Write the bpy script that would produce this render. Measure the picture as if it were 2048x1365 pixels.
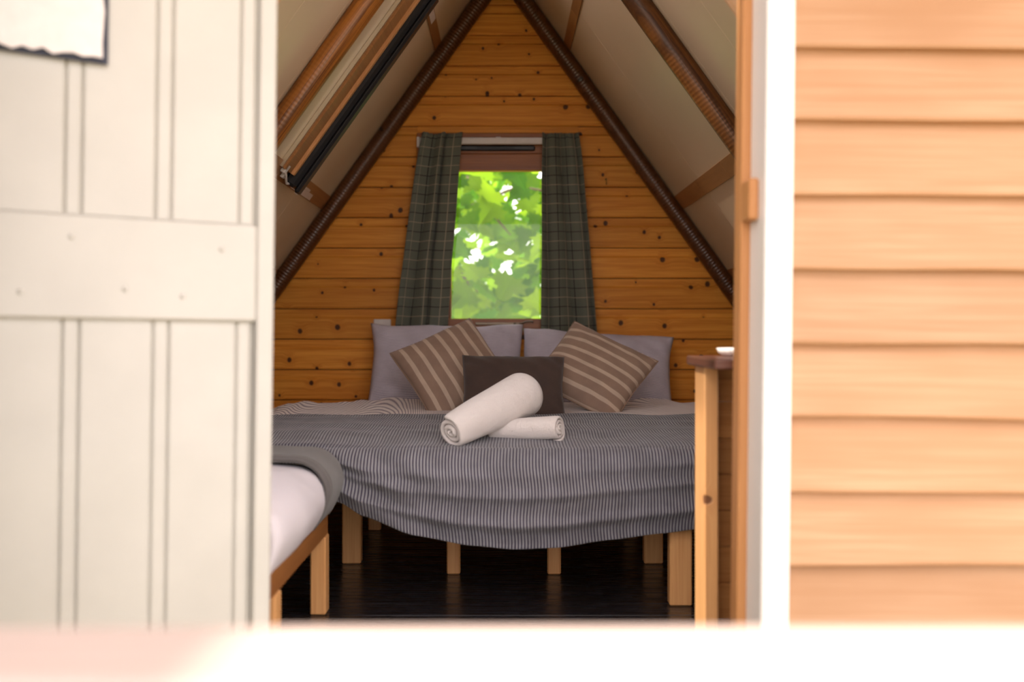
import bpy, bmesh, math, random
from mathutils import Vector, Matrix, noise

for o in list(bpy.data.objects): bpy.data.objects.remove(o)
scene = bpy.context.scene
COL = scene.collection
R = math.radians

# ------------------------------------------------------------------ camera
CAM_H = 0.80
cam_d = bpy.data.cameras.new('camera'); cam = bpy.data.objects.new('camera', cam_d); COL.objects.link(cam)
cam.location = (0, 0, CAM_H); cam.rotation_euler = (R(90), 0, 0)
cam_d.sensor_width = 36; cam_d.lens = 35
cam_d.shift_x = 19 / 2048; cam_d.shift_y = -22.5 / 2048
cam_d.clip_start = 0.02
cam_d.dof.use_dof = True; cam_d.dof.focus_distance = 3.45; cam_d.dof.aperture_fstop = 1.6
scene.camera = cam

# ------------------------------------------------------------------ light
world = bpy.data.worlds.new('world'); scene.world = world; world.use_nodes = True
bg = world.node_tree.nodes['Background']
bg.inputs[0].default_value = (1.0, 0.915, 0.915, 1); bg.inputs[1].default_value = 2.0
sun_d = bpy.data.lights.new('sun', 'SUN'); sun = bpy.data.objects.new('sun', sun_d); COL.objects.link(sun)
sun_d.energy = 5.0; sun_d.angle = R(3); sun_d.color = (1.0, 0.92, 0.82)
sun.rotation_euler = Vector((0.85, 0.08, -1.0)).to_track_quat('-Z', 'Y').to_euler()
sun.location = (-3, -1, 6)
vs = scene.view_settings
vs.view_transform = 'Standard'; vs.look = 'None'; vs.gamma = 1; vs.use_curve_mapping = False
vs.exposure = 0.98

# ------------------------------------------------------------------ helpers
def link_mesh(name, me, mat=None, parent=None):
    o = bpy.data.objects.new(name, me); COL.objects.link(o)
    if mat and not me.materials: me.materials.append(mat)
    if parent: o.parent = parent
    return o
def mesh(name, verts, faces, mat=None, parent=None, smooth=False, uv=None):
    me = bpy.data.meshes.new(name); me.from_pydata(verts, [], faces)
    if uv:
        l = me.uv_layers.new(name='UVMap')
        for i, lp in enumerate(me.loops): l.data[i].uv = uv[lp.vertex_index]
    bm = bmesh.new(); bm.from_mesh(me); bmesh.ops.recalc_face_normals(bm, faces=bm.faces); bm.to_mesh(me); bm.free()
    if smooth:
        for p in me.polygons: p.use_smooth = True
    me.update()
    return link_mesh(name, me, mat, parent)
def empty(name, loc=(0, 0, 0)):
    o = bpy.data.objects.new(name, None); o.empty_display_size = .05; o.location = loc; COL.objects.link(o); return o
def tag(o, label=None, cat=None, group=None, kind=None):
    if label: o['label'] = label
    if cat: o['category'] = cat
    if group: o['group'] = group
    if kind: o['kind'] = kind
    return o
def box(name, x0, x1, y0, y1, z0, z1, mat, parent=None, bev=0.003):
    bm = bmesh.new()
    vs_ = [bm.verts.new((x, y, z)) for x in (x0, x1) for y in (y0, y1) for z in (z0, z1)]
    for f in ((0,1,3,2),(4,6,7,5),(0,4,5,1),(2,3,7,6),(0,2,6,4),(1,5,7,3)): bm.faces.new([vs_[i] for i in f])
    bmesh.ops.recalc_face_normals(bm, faces=bm.faces)
    if bev: bmesh.ops.bevel(bm, geom=list(bm.edges), offset=bev, segments=1, affect='EDGES')
    me = bpy.data.meshes.new(name); bm.to_mesh(me); bm.free()
    o = link_mesh(name, me, mat, parent)
    return o
def prism_x(name, prof, xa, xb, mat, parent=None):
    """profile [(y,z)] extruded along X; xa/xb are functions of z"""
    n = len(prof)
    v = [(xa(z), y, z) for y, z in prof] + [(xb(z), y, z) for y, z in prof]
    f = [[i, (i+1) % n, n+(i+1) % n, n+i] for i in range(n)] + [list(range(n)), list(range(2*n-1, n-1, -1))]
    return mesh(name, v, f, mat, parent)
def poly_prism(name, pts, d, mat, parent=None):
    """planar polygon (3D points) thickened by vector d"""
    n = len(pts); d = Vector(d)
    v = [tuple(Vector(p)) for p in pts] + [tuple(Vector(p)+d) for p in pts]
    f = [[i, (i+1) % n, n+(i+1) % n, n+i] for i in range(n)] + [list(range(n)), list(range(2*n-1, n-1, -1))]
    return mesh(name, v, f, mat, parent)
def tube(name, pts, rad, mat, parent=None, seg=12, radii=None):
    pts = [Vector(p) for p in pts]; v = []; f = []
    for i, p in enumerate(pts):
        t = (pts[min(i+1, len(pts)-1)] - pts[max(i-1, 0)]).normalized()
        a = t.cross(Vector((0.13, 0.31, 0.94))).normalized(); b = t.cross(a)
        r = radii[i] if radii else rad
        for k in range(seg):
            an = 2*math.pi*k/seg; v.append(tuple(p + a*math.cos(an)*r + b*math.sin(an)*r))
    for i in range(len(pts)-1):
        for k in range(seg):
            f.append([i*seg+k, i*seg+(k+1) % seg, (i+1)*seg+(k+1) % seg, (i+1)*seg+k])
    f.append(list(range(seg))); f.append([(len(pts)-1)*seg+k for k in range(seg)])
    return mesh(name, v, f, mat, parent, True)

# ------------------------------------------------------------------ materials
class NT:
    def __init__(s, name):
        s.m = bpy.data.materials.new(name); s.m.use_nodes = True; s.t = s.m.node_tree
        s.b = s.t.nodes['Principled BSDF']; s.out = s.t.nodes['Material Output']
    def n(s, typ, **kw):
        nd = s.t.nodes.new('ShaderNode'+typ)
        for k, v in kw.items(): setattr(nd, k, v)
        return nd
    def set(s, sock, v):
        if hasattr(v, 'node'): s.t.links.new(v, sock)
        else: sock.default_value = v
    def math(s, op, a, b=0.0, c=None, clamp=False):
        nd = s.n('Math', operation=op, use_clamp=clamp); s.set(nd.inputs[0], a); s.set(nd.inputs[1], b)
        if c is not None: s.set(nd.inputs[2], c)
        return nd.outputs[0]
    def mix(s, f, a, b):
        nd = s.n('Mix', data_type='RGBA'); s.set(nd.inputs[0], f)
        s.set(nd.inputs[6], a if hasattr(a, 'node') else (*a, 1)); s.set(nd.inputs[7], b if hasattr(b, 'node') else (*b, 1))
        return nd.outputs[2]
    def rng(s, v, a, b, c=0.0, d=1.0, smooth=True):
        nd = s.n('MapRange', interpolation_type='SMOOTHSTEP' if smooth else 'LINEAR')
        s.set(nd.inputs[0], v); s.set(nd.inputs[1], a); s.set(nd.inputs[2], b); s.set(nd.inputs[3], c); s.set(nd.inputs[4], d)
        return nd.outputs[0]
    def comb(s, x, y, z=0.0):
        nd = s.n('CombineXYZ'); s.set(nd.inputs[0], x); s.set(nd.inputs[1], y); s.set(nd.inputs[2], z); return nd.outputs[0]
    def noise(s, vec, scale=1.0, detail=3.0, rough=.55, dist=0.0):
        nd = s.n('TexNoise'); s.set(nd.inputs['Vector'], vec); nd.inputs['Scale'].default_value = scale
        nd.inputs['Detail'].default_value = detail; nd.inputs['Roughness'].default_value = rough; nd.inputs['Distortion'].default_value = dist
        return nd.outputs[0]
    def bump(s, h, strength=.3, dist=.01):
        nd = s.n('Bump'); nd.inputs['Strength'].default_value = strength; nd.inputs['Distance'].default_value = dist
        s.set(nd.inputs['Height'], h); s.t.links.new(nd.outputs[0], s.b.inputs['Normal'])
    def col(s, c): s.set(s.b.inputs['Base Color'], c if hasattr(c, 'node') else (*c, 1))
    def rough(s, r): s.set(s.b.inputs['Roughness'], r)
    def spec(s, v): s.b.inputs['Specular IOR Level'].default_value = v
    def obj(s):
        tc = s.n('TexCoord'); sp = s.n('SeparateXYZ'); s.t.links.new(tc.outputs['Object'], sp.inputs[0]); return tc.outputs['Object'], sp.outputs
    def uv(s):
        tc = s.n('TexCoord'); sp = s.n('SeparateXYZ'); s.t.links.new(tc.outputs['UV'], sp.inputs[0]); return sp.outputs
    def rand(s): return s.n('ObjectInfo').outputs['Random']

def wood(name, light, dark, axis='x', knots=0.5, knotcol=None, rough=.5, grain=1.0, vary=.25, kscale=6.5, ksize=1.0, spec=.4, ridge=0.0, ramp=.35, bigf=.35):
    m = NT(name); _, xyz = m.obj(); rnd = m.rand()
    ai = 'xyz'.index(axis); oth = [i for i in range(3) if i != ai]
    along = m.math('ADD', xyz[ai], m.math('MULTIPLY', rnd, 37.0))
    across = m.math('ADD', xyz[oth[1]], m.math('MULTIPLY', xyz[oth[0]], .8))
    across = m.math('ADD', across, m.math('MULTIPLY', rnd, 11.3))
    # knots
    vo = m.n('TexVoronoi', voronoi_dimensions='2D'); vo.inputs['Scale'].default_value = 1.0
    wob = m.noise(m.comb(along, across), 30, 2)
    m.set(vo.inputs['Vector'], m.comb(m.math('MULTIPLY', along, kscale), m.math('MULTIPLY', across, kscale*.85)))
    sep = m.n('SeparateColor'); m.t.links.new(vo.outputs['Color'], sep.inputs[0])
    keep = m.math('LESS_THAN', sep.outputs[0], knots)
    size = m.math('MULTIPLY_ADD', sep.outputs[1], .075*ksize, .03*ksize)
    dist = m.math('ADD', vo.outputs['Distance'], m.math('MULTIPLY_ADD', wob, .05, -.025))
    core = m.math('MULTIPLY', m.rng(dist, m.math('MULTIPLY', size, .6), size, 1, 0), keep)
    halo = m.math('MULTIPLY', m.rng(dist, size, m.math('MULTIPLY', size, 3.6), 1, 0), keep)
    # grain, bent around knots
    gac = m.math('ADD', across, m.math('MULTIPLY', halo, .012))
    g1 = m.noise(m.comb(m.math('MULTIPLY', along, 1.6), m.math('MULTIPLY', gac, 55.0)), 1.0, 4, .6, .6)
    g2 = m.noise(m.comb(m.math('MULTIPLY', along, 5), m.math('MULTIPLY', gac, 240.0)), 1.0, 2, .5)
    big = m.noise(m.comb(m.math('MULTIPLY', along, 2.2), m.math('MULTIPLY', across, 6.0)), 1.0, 2)
    gv = m.math('ADD', m.math('MULTIPLY', g1, .65), m.math('MULTIPLY', g2, .35))
    f = m.rng(gv, .36, .64, 0, grain)
    c = m.mix(f, light, dark)
    c = m.mix(m.rng(big, .35, .75, 0, bigf), c, dark)
    c = m.mix(m.math('MULTIPLY', halo, .5), c, dark)
    c = m.mix(m.math('MULTIPLY', core, .93), c, knotcol or tuple(x*.12 for x in dark))
    hs = m.n('HueSaturation'); m.set(hs.inputs['Color'], c)
    m.set(hs.inputs['Value'], m.math('MULTIPLY_ADD', rnd, vary*2, 1-vary))
    m.col(hs.outputs[0]); m.rough(rough); m.spec(spec)
    h = m.math('SUBTRACT', m.math('MULTIPLY', gv, .4), m.math('MULTIPLY', core, .6))
    if ridge:
        w = m.math('SINE', m.math('MULTIPLY', xyz[ai], ridge))
        h = m.math('ADD', h, m.math('MULTIPLY', w, ramp))
    m.bump(h, .35, .004)
    return m.m
def paint(name, c, rough=.5, wear=.06, spec=.4, scale=6):
    m = NT(name); v, _ = m.obj()
    nz = m.noise(v, scale, 4)
    m.col(m.mix(m.rng(nz, .3, .7), c, tuple(x*(1-wear*2) for x in c))); m.rough(rough); m.spec(spec)
    m.bump(m.noise(v, 90, 2), .08, .003)
    return m.m
def plain(name, c, rough=.5, metal=0.0):
    m = NT(name); v, _ = m.obj(); nz = m.noise(v, 40, 3)
    m.col(m.mix(nz, c, tuple(x*.82 for x in c))); m.rough(rough); m.b.inputs['Metallic'].default_value = metal
    return m.m
def fabric(name, c1, c2=None, pitch=None, duty=.5, axis=0, weave=900, bumpd=.0006, rough=.95, soft=.15, ribbed=False, sheen=.15, mottled=.12, period_px=None):
    m = NT(name); u = m.uv(); a = u[axis]
    v2 = m.comb(u[0], u[1])
    mot = m.noise(v2, 14, 4)
    c = c1; h = m.noise(v2, weave, 2)
    if pitch:
        ph = m.math('FRACT', m.math('DIVIDE', a, pitch))
        tri = m.math('ABSOLUTE', m.math('SUBTRACT', ph, .5))
        mask = m.rng(tri, duty*.5-soft*.5, duty*.5+soft*.5, 0, 1)
        c = m.mix(mask, c2, c1)
        if ribbed: h = m.math('ADD', m.math('MULTIPLY', h, .25), m.math('MULTIPLY', mask, 1.0))
    cc = m.mix(m.rng(mot, .3, .7, 0, mottled*2), c, (0.03, 0.028, 0.03)) if mottled else c
    m.col(cc); m.rough(rough); m.spec(.15)
    m.b.inputs['Sheen Weight'].default_value = sheen
    m.bump(h, .5 if not ribbed else .9, bumpd)
    return m.m

M = {}
M['pine_wall'] = wood('knotty_pine', (.80, .345, .052), (.58, .195, .021), 'x', .80, (.045, .016, .007), .45, .95, .13, 7.6, 1.15, .2)
M['pine_leg'] = wood('pine_post', (.74, .40, .16), (.60, .28, .095), 'z', .35, (.16, .06, .025), .55, .8, .12, 6, .8)
M['pine_rail'] = wood('stained_rail', (.34, .14, .04), (.22, .08, .022), 'y', .3, None, .45, .8, .1)
M['cab'] = wood('cabinet_pine', (.64, .34, .14), (.50, .23, .085), 'z', .5, (.14, .05, .02), .4, .7, .12, 6, .9)
M['cab_x'] = wood('cabinet_board', (.50, .23, .075), (.36, .14, .04), 'x', .4, None, .4, .7, .14)
M['cab_top'] = wood('dark_worktop', (.15, .055, .03), (.09, .03, .018), 'x', .1, None, .35, .8, .05)
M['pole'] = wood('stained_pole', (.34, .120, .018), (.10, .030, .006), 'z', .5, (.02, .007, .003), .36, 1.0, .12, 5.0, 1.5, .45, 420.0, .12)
M['pole_mottled'] = wood('mottled_pole', (.17, .060, .012), (.05, .016, .004), 'z', .6, (.02, .007, .003), .40, 1.0, .10, 6.0, 1.8, .4, 420.0, .10)  # darker than stained_pole, for the right middle rafter
M['pole_dark'] = wood('dark_stained_pole', (.12, .040, .010), (.065, .020, .006), 'z', .2, (.015, .006, .003), .30, .8, .06, 5.0, .8, .5, 420.0)  # shade at the back wall put into the pole colour
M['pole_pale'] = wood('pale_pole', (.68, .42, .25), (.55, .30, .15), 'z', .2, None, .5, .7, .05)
M['batten'] = wood('ceiling_batten', (.33, .145, .045), (.24, .095, .028), 'y', .1, None, .5, .7, .1)
M['frame'] = wood('window_mahogany', (.36, .115, .022), (.23, .066, .012), 'x', 0.0, None, .38, .9, .06)
M['frame_z'] = wood('window_mahogany_upright', (.36, .115, .022), (.23, .066, .012), 'z', 0.0, None, .38, .9, .06)
M['clad'] = wood('larch_cladding', (.52, .31, .175), (.42, .22, .105), 'x', .14, (.36, .18, .09), .55, .8, .09, 2.6, 1.5, bigf=.9)
M['jamb_wood'] = wood('door_lining', (.60, .29, .11), (.46, .20, .07), 'z', .1, None, .5, .6, .05)
M['dark_ply'] = plain('dark_sheathing', (.10, .06, .03), .8)
M['table'] = wood('weathered_table', (.56, .45, .40), (.44, .34, .29), 'x', .15, None, .6, .5, .06)
M['white_paint'] = paint('white_gloss', (.84, .82, .80), .35, .02)
M['green_paint'] = paint('sage_paint', (.54, .525, .485), .4, .03)
M['white_plastic'] = plain('white_plastic', (.78, .72, .68), .35)
M['black'] = plain('black_metal', (.012, .012, .014), .38)
M['bronze'] = plain('bronze', (.22, .17, .12), .4, .8)
M['brass'] = plain('brass', (.6, .42, .15), .35, .9)
M['foil'] = plain('foil', (.75, .65, .5), .3, .9)
M['tape'] = plain('pale_tape', (.66, .52, .43), .6)
M['tape_brown'] = plain('brown_tape', (.23, .095, .04), .5)

def ceil_mat():
    m = NT('ceiling_board'); v, _ = m.obj()
    nz = m.noise(v, 3, 3)
    m.col(m.mix(nz, (.62, .475, .32), (.54, .405, .265))); m.rough(.38); m.spec(.5)
    m.bump(m.noise(v, 220, 2), .12, .001); return m.m
M['ceil'] = ceil_mat()
def floor_mat():
    m = NT('dark_floor_paint'); v, xyz = m.obj()
    nz = m.noise(m.comb(m.math('MULTIPLY', xyz[0], 3), m.math('MULTIPLY', xyz[1], 60)), 1, 3)
    m.col(m.mix(nz, (.012, .011, .014), (.022, .019, .022)))
    m.rough(m.rng(nz, .3, .7, .20, .32)); m.spec(.55)
    m.bump(m.math('ADD', nz, m.math('MULTIPLY', m.noise(v, 40, 2), .5)), .05, .0005); return m.m
M['floor'] = floor_mat()
def ground_mat():
    m = NT('sunny_ground'); v, _ = m.obj()
    nz = m.noise(v, 1.2, 6)
    m.col(m.mix(m.rng(nz, .35, .65), (.44, .37, .25), (.36, .34, .18))); m.rough(.95); m.bump(m.noise(v, 40, 4), .6, .03); return m.m
M['ground'] = ground_mat()
def leaf_mat(name, a, b, tr):
    m = NT(name); rnd = m.rand(); v, _ = m.obj()
    f = m.math('ADD', m.math('MULTIPLY', m.math('POWER', rnd, 1.5), .8), m.math('MULTIPLY', m.noise(v, 14, 2), .2))
    c = m.mix(f, a, b); m.col(c); m.rough(.7); m.spec(.08)
    t = m.n('BsdfTranslucent'); tc = m.mix(f, tuple(min(1, x*tr) for x in a), tuple(min(1, x*tr) for x in b)); m.set(t.inputs[0], tc)
    mx = m.n('MixShader'); mx.inputs[0].default_value = .55
    m.t.links.new(m.b.outputs[0], mx.inputs[1]); m.t.links.new(t.outputs[0], mx.inputs[2]); m.t.links.new(mx.outputs[0], m.out.inputs[0])
    return m.m
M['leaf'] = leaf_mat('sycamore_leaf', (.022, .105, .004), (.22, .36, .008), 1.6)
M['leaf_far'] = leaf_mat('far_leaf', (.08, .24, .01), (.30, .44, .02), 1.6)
M['bark'] = plain('bark', (.12, .085, .045), .9)
def glass_mat(name, haze, speck, refl=1.0):
    m = NT(name); v, _ = m.obj()
    m.t.nodes.remove(m.b)
    tr = m.n('BsdfTransparent'); tr.inputs[0].default_value = (.97, .98, .97, 1)
    gl = m.n('BsdfGlossy'); gl.inputs['Roughness'].default_value = .02
    d = m.n('BsdfDiffuse'); d.inputs[0].default_value = (.8, .8, .76, 1)
    tl = m.n('BsdfTranslucent'); tl.inputs[0].default_value = (.9, .9, .84, 1)
    dd = m.n('MixShader'); dd.inputs[0].default_value = .7
    m.t.links.new(d.outputs[0], dd.inputs[1]); m.t.links.new(tl.outputs[0], dd.inputs[2])
    sp = m.noise(v, 330, 1, .5); den = m.noise(v, 7, 3)
    s = m.math('MULTIPLY', m.rng(sp, .72, .78), m.rng(den, .35, .65, .2, 1))
    hz = m.math('MULTIPLY', m.rng(m.noise(v, 6, 3), .3, .7, .4, 1.0), haze)
    f = m.math('ADD', m.math('MULTIPLY', s, speck), hz, clamp=True)
    m1 = m.n('MixShader'); m.set(m1.inputs[0], f); m.t.links.new(tr.outputs[0], m1.inputs[1]); m.t.links.new(dd.outputs[0], m1.inputs[2])
    fr = m.n('Fresnel'); fr.inputs[0].default_value = 1.45
    m2 = m.n('MixShader'); m.set(m2.inputs[0], m.math('MULTIPLY', fr.outputs[0], refl)); m.t.links.new(m1.outputs[0], m2.inputs[1]); m.t.links.new(gl.outputs[0], m2.inputs[2])
    m.t.links.new(m2.outputs[0], m.out.inputs[0]); return m.m
M['pane'] = glass_mat('dusty_glass', .004, .40, .15)
M['pane_hazy'] = glass_mat('hazy_glass', .030, .10, .35)
M['clear'] = glass_mat('clear_glass', 0.0, 0.0)

M['throw'] = fabric('ribbed_throw', (.285, .285, .305), (.045, .036, .072), .0092, .38, 0, 500, .0018, .95, .22, True, .2, .14)
M['duvet'] = fabric('pinstripe_duvet', (.86, .78, .75), (.30, .25, .29), .0084, .34, 0, 700, .0005, .95, .3, False, .1, .03)
M['pillow'] = fabric('pinstripe_pillow', (.86, .80, .83), (.34, .31, .45), .0072, .5, 1, 700, .0004, .95, .35, False, .1, .06)
M['cushion'] = fabric('striped_cushion', (.36, .245, .185), (.64, .50, .39), .052, .32, 0, 1400, .0004, .95, .02, False, .15, .08)
M['dark_cushion'] = fabric('dark_weave', (.062, .040, .034), (.12, .082, .068), .0032, .5, 1, 700, .0010, .95, .4, False, .2, .12)
M['sheet'] = fabric('white_sheet', (.78, .72, .70), weave=700, bumpd=.0003, mottled=0)
M['side_duvet'] = fabric('white_seersucker', (.70, .66, .70), (.64, .60, .65), .006, .5, 0, 500, .0006, .95, .4, True, .1, 0)
M['side_throw'] = fabric('plain_grey_throw', (.145, .135, .13), (.13, .12, .12), .009, .5, 0, 600, .0010, .95, .4, True, .25, .05)
M['piping'] = fabric('cushion_piping', (.33, .22, .16), mottled=0)
def terry():
    m = NT('terry'); v, _ = m.obj(); m.col((.87, .81, .79)); m.rough(1); m.spec(.1); m.b.inputs['Sheen Weight'].default_value = .4
    m.bump(m.math('ADD', m.noise(v, 380, 3, .7), m.math('MULTIPLY', m.noise(v, 45, 2), 1.5)), .9, .004); return m.m
M['terry'] = terry()
def plaid():
    m = NT('tweed_check'); u = m.uv()
    def line(a, pitch, off, w):
        ph = m.math('FRACT', m.math('ADD', m.math('DIVIDE', a, pitch), off))
        return m.rng(m.math('ABSOLUTE', m.math('SUBTRACT', ph, .5)), w*.5, w, 1, 0)
    P = .088
    c = m.mix(m.noise(m.comb(u[0], u[1]), 350, 3), (.135, .148, .118), (.205, .212, .170))
    for ax in (0, 1):
        c = m.mix(m.math('MULTIPLY', line(u[ax], P, .25, .026), .85), c, (.016, .014, .016))
    for ax in (0, 1):
        c = m.mix(m.math('MULTIPLY', line(u[ax], P, .75, .022), .85), c, (.50, .42, .30))
    m.col(c); m.rough(.95); m.spec(.1); m.b.inputs['Sheen Weight'].default_value = .15
    m.bump(m.noise(m.comb(u[0], u[1]), 700, 2), .5, .001)
    t = m.n('BsdfTranslucent'); m.t.links.new(c.node.outputs[2], t.inputs[0])
    mx = m.n('MixShader'); mx.inputs[0].default_value = .22
    m.t.links.new(m.b.outputs[0], mx.inputs[1]); m.t.links.new(t.outputs[0], mx.inputs[2]); m.t.links.new(mx.outputs[0], m.out.inputs[0])
    return m.m
M['plaid'] = plaid()

# ------------------------------------------------------------------ the hut shell
APEX, SL, WB = 2.492, 0.715, 4.75           # apex height of rafter centre line, half-width per metre, inner face of back wall
CL = math.sqrt(1+SL*SL)
def half(z): return SL*(APEX-z)
def slope_matrix(side):
    """local x = world Y, local y = distance down the slope from the apex, local z = inward normal"""
    e2 = Vector((side*SL, 0, -1)) / CL; e3 = Vector((-side, 0, -SL)) / CL; e1 = Vector((0, 1, 0))
    return Matrix(((e1.x, e2.x, e3.x, 0), (e1.y, e2.y, e3.y, 0), (e1.z, e2.z, e3.z, APEX), (0, 0, 0, 1)))
def dz(z): return (APEX-z)*CL
def on_slope(o, side):
    o.data.transform(slope_matrix(side)); o.data.update(); return o

# floor
fl = box('floor', -1.85, 1.85, 1.95, 4.80, -.14, -.024, M['dark_ply'], bev=0); tag(fl, 'dark painted timber plank floor inside the hut', 'floor', kind='structure')
y = 1.955; first = None
while y < 4.75:
    if first is None:
        first = box('plank', -1.8, 1.8, 0, .118, -.024, 0, M['floor'], fl, .0012); first.location.y = y
    else:
        c = first.copy(); COL.objects.link(c); c.parent = fl; c.location.y = y
    y += .1187
# back wall sheathing + boards
WX0, WX1, WZ0, WZ1 = -.405, .360, .775, 1.772      # hole for the window
wb = mesh('wall_back', [], []); wb.name = 'wall_back'
bmv = []; bmf = []
def addprism(x0f, x1f, z0, z1):
    b = len(bmv); ys = (WB+.022, WB+.055)
    for yy in ys:
        for z in (z0, z1): bmv.extend([(x0f(z), yy, z), (x1f(z), yy, z)])
    for q in ((0,1,3,2),(4,6,7,5),(0,4,5,1),(2,3,7,6),(0,2,6,4),(1,5,7,3)): bmf.append([b+i for i in q])
L = lambda z: -(half(z)+.05); Rr = lambda z: half(z)+.05
addprism(L, Rr, -.1, WZ0); addprism(L, lambda z: WX0, WZ0, WZ1); addprism(lambda z: WX1, Rr, WZ0, WZ1); addprism(L, Rr, WZ1, APEX+.05)
bpy.data.objects.remove(wb)
wb = mesh('wall_back', bmv, bmf, M['dark_ply']); tag(wb, 'gable wall of knotty orange pine boards behind the bed', 'wall', kind='structure')
PITCH = .1452
def board_profile(z0, p=PITCH):
    y = WB
    return [(y+.020, z0+.001), (y+.007, z0+.001), (y+.002, z0+.003), (y, z0+.007), (y, z0+.098), (y+.0015, z0+.100), (y+.010, z0+.108), (y+.010, z0+p-.002), (y+.020, z0+p-.002)]
k = -5
while .755+PITCH*k < APEX-.02:
    z0 = .755+PITCH*k; z1 = z0+PITCH
    p = PITCH if z1 < APEX+.03 else APEX+.03-z0
    if z1 > WZ0+.03 and z0 < WZ1-.02:
        prism_x('board', board_profile(z0), lambda z: -(half(z)+.046), lambda z: WX0, M['pine_wall'], wb)
        prism_x('board', board_profile(z0), lambda z: WX1, lambda z: half(z)+.046, M['pine_wall'], wb)
    elif p > .115:
        prism_x('board', board_profile(z0, p), lambda z: -(max(half(z), 0)+.046), lambda z: max(half(z), 0)+.046, M['pine_wall'], wb)
    k += 1
# sloping sides
RAFT_Y = [2.53, 3.27, 4.70]
SKY = (2.58, 3.22, .08, dz(1.90)); SKY2 = (3.33, 4.02, .08, dz(2.155))          # added unseen roof lights that brighten the bed: y0, y1, d0, d1
for side, nm in ((-1, 'left'), (1, 'right')):
    def holes(r):
        """split a (y0,y1,d0,d1) rectangle around the roof lights"""
        out = [r]
        for h in (SKY, SKY2):
            nxt = []
            for y0, y1, d0, d1 in out:
                if h[0] >= y1 or h[1] <= y0 or h[2] >= d1 or h[3] <= d0: nxt.append((y0, y1, d0, d1)); continue
                a0, a1 = max(y0, h[0]), min(y1, h[1])
                nxt += [(y0, a0, d0, d1), (a1, y1, d0, d1), (a0, a1, d0, max(d0, h[2])), (a0, a1, min(d1, h[3]), d1)]
            out = [q for q in nxt if q[1]-q[0] > .004 and q[3]-q[2] > .004]
        return out
    rects = holes((2.45, 4.82, -.09, dz(-.14)))
    w = on_slope(box('wall_'+nm, *rects[0], -.075, -.050, M['dark_ply'], bev=0), side)
    tag(w, 'sloping beige panelled %s side of the A frame hut' % nm, 'wall', kind='structure')
    for rc in rects[1:]: on_slope(box('sheathing', *rc, -.075, -.050, M['dark_ply'], w, 0), side)
    for a, b in ((2.45, 2.89), (2.892, 4.12), (4.122, WB)):
        for d0, d1 in ((-.06, dz(2.09)), (dz(2.09)+.002, dz(1.37)), (dz(1.37)+.002, dz(.72)), (dz(.72)+.002, dz(0))):
            for rc in holes((a, b, d0, d1)): on_slope(box('ceiling_panel', *rc, -.050, -.040, M['ceil'], w, .0008), side)
    for hi, h in enumerate((SKY, SKY2)):
        sk = on_slope(box('window_%d' % ((2 if side > 0 else 4)+hi*3), *h, -.070, -.064, M['clear'], None, 0), side)
        tag(sk, '%s roof light pane high in the %s slope' % (('front', 'rear')[hi], nm), 'window', kind='structure')
    for z, wd in ((2.11, .05), (1.375, .074), (1.03, .075), (.3, .07)):
        for a, b in (((2.57, 3.235),) if z < 2 else ())+((3.305, 3.70), (3.702, 4.18), (4.182, 4.67)):
            on_slope(box('batten', a, b, dz(z)-wd/2, dz(z)+wd/2, -.0402, -.034, M['batten'], w, .001), side)
# rafter poles
RN = ['front', 'middle', 'rear']
for i, Y in enumerate(RAFT_Y):
    for side, nm in ((-1, 'left'), (1, 'right')):
        seg = 20; r = .040; n = 26; v = []; f = []
        Ln = dz(-.02)
        for a in range(n+1):
            zz = Ln*a/n
            for q in range(seg):
                an = 2*math.pi*q/seg
                rr = r*(1+.05*noise.noise(Vector((zz*2.2+i*7+side*3, math.cos(an), math.sin(an)))))
                v.append((rr*math.cos(an), rr*math.sin(an), zz))
        for a in range(n):
            for q in range(seg): f.append([a*seg+q, a*seg+(q+1) % seg, (a+1)*seg+(q+1) % seg, (a+1)*seg+q])
        f.append(list(range(seg))); f.append([n*seg+q for q in range(seg)])
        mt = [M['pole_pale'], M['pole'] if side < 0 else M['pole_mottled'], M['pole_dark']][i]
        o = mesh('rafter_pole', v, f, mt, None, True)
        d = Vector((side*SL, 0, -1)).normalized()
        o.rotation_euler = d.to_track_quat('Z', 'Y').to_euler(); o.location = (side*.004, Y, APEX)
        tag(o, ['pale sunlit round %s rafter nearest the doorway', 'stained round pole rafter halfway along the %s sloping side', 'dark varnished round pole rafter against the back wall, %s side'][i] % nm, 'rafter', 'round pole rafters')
# added unseen porch, glazed to let daylight in behind the front wall
for side, nm in ((-1, 'left'), (1, 'right')):
    wp = empty('wall_porch_'+nm, (side*1.825, 2.2, -.14)); tag(wp, 'glazed %s side of the porch' % nm, 'wall', kind='structure')
    box('dado', -.02, .02, -.20, .24, 0, .60, M['clad'], wp, .002)
    box('pane', -.003, .003, -.199, .239, .601, 2.399, M['clear'], wp, 0)
    box('head', -.02, .02, -.20, .24, 2.40, 2.44, M['white_paint'], wp, .002)
for side, nm in ((-1, 'left'), (1, 'right')):
    hw = lambda z: side*(half(z)+.06)
    o = poly_prism('wall_gable_'+nm, [(hw(-.1), 2.44, -.1), (side*1.85, 2.44, -.1), (side*1.85, 2.44, 2.3), (hw(2.3), 2.44, 2.3)], (0, .02, 0), M['clad'])
    tag(o, 'boarded %s infill beside the A frame opening' % nm, 'wall', kind='structure')
pr = empty('porch_roof', (0, 2.2, 2.30)); tag(pr, 'flat glazed roof over the porch', 'roof', kind='structure')
for q in range(4):
    box('pane', -1.84+q*.92, -1.84+q*.92+.915, -.24, .25, .012, .018, M['clear'], pr, 0)
for q in range(5):
    box('glazing_bar', -1.855+q*.92, -1.825+q*.92, -.24, .25, .0, .035, M['white_paint'], pr, .002)

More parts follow.
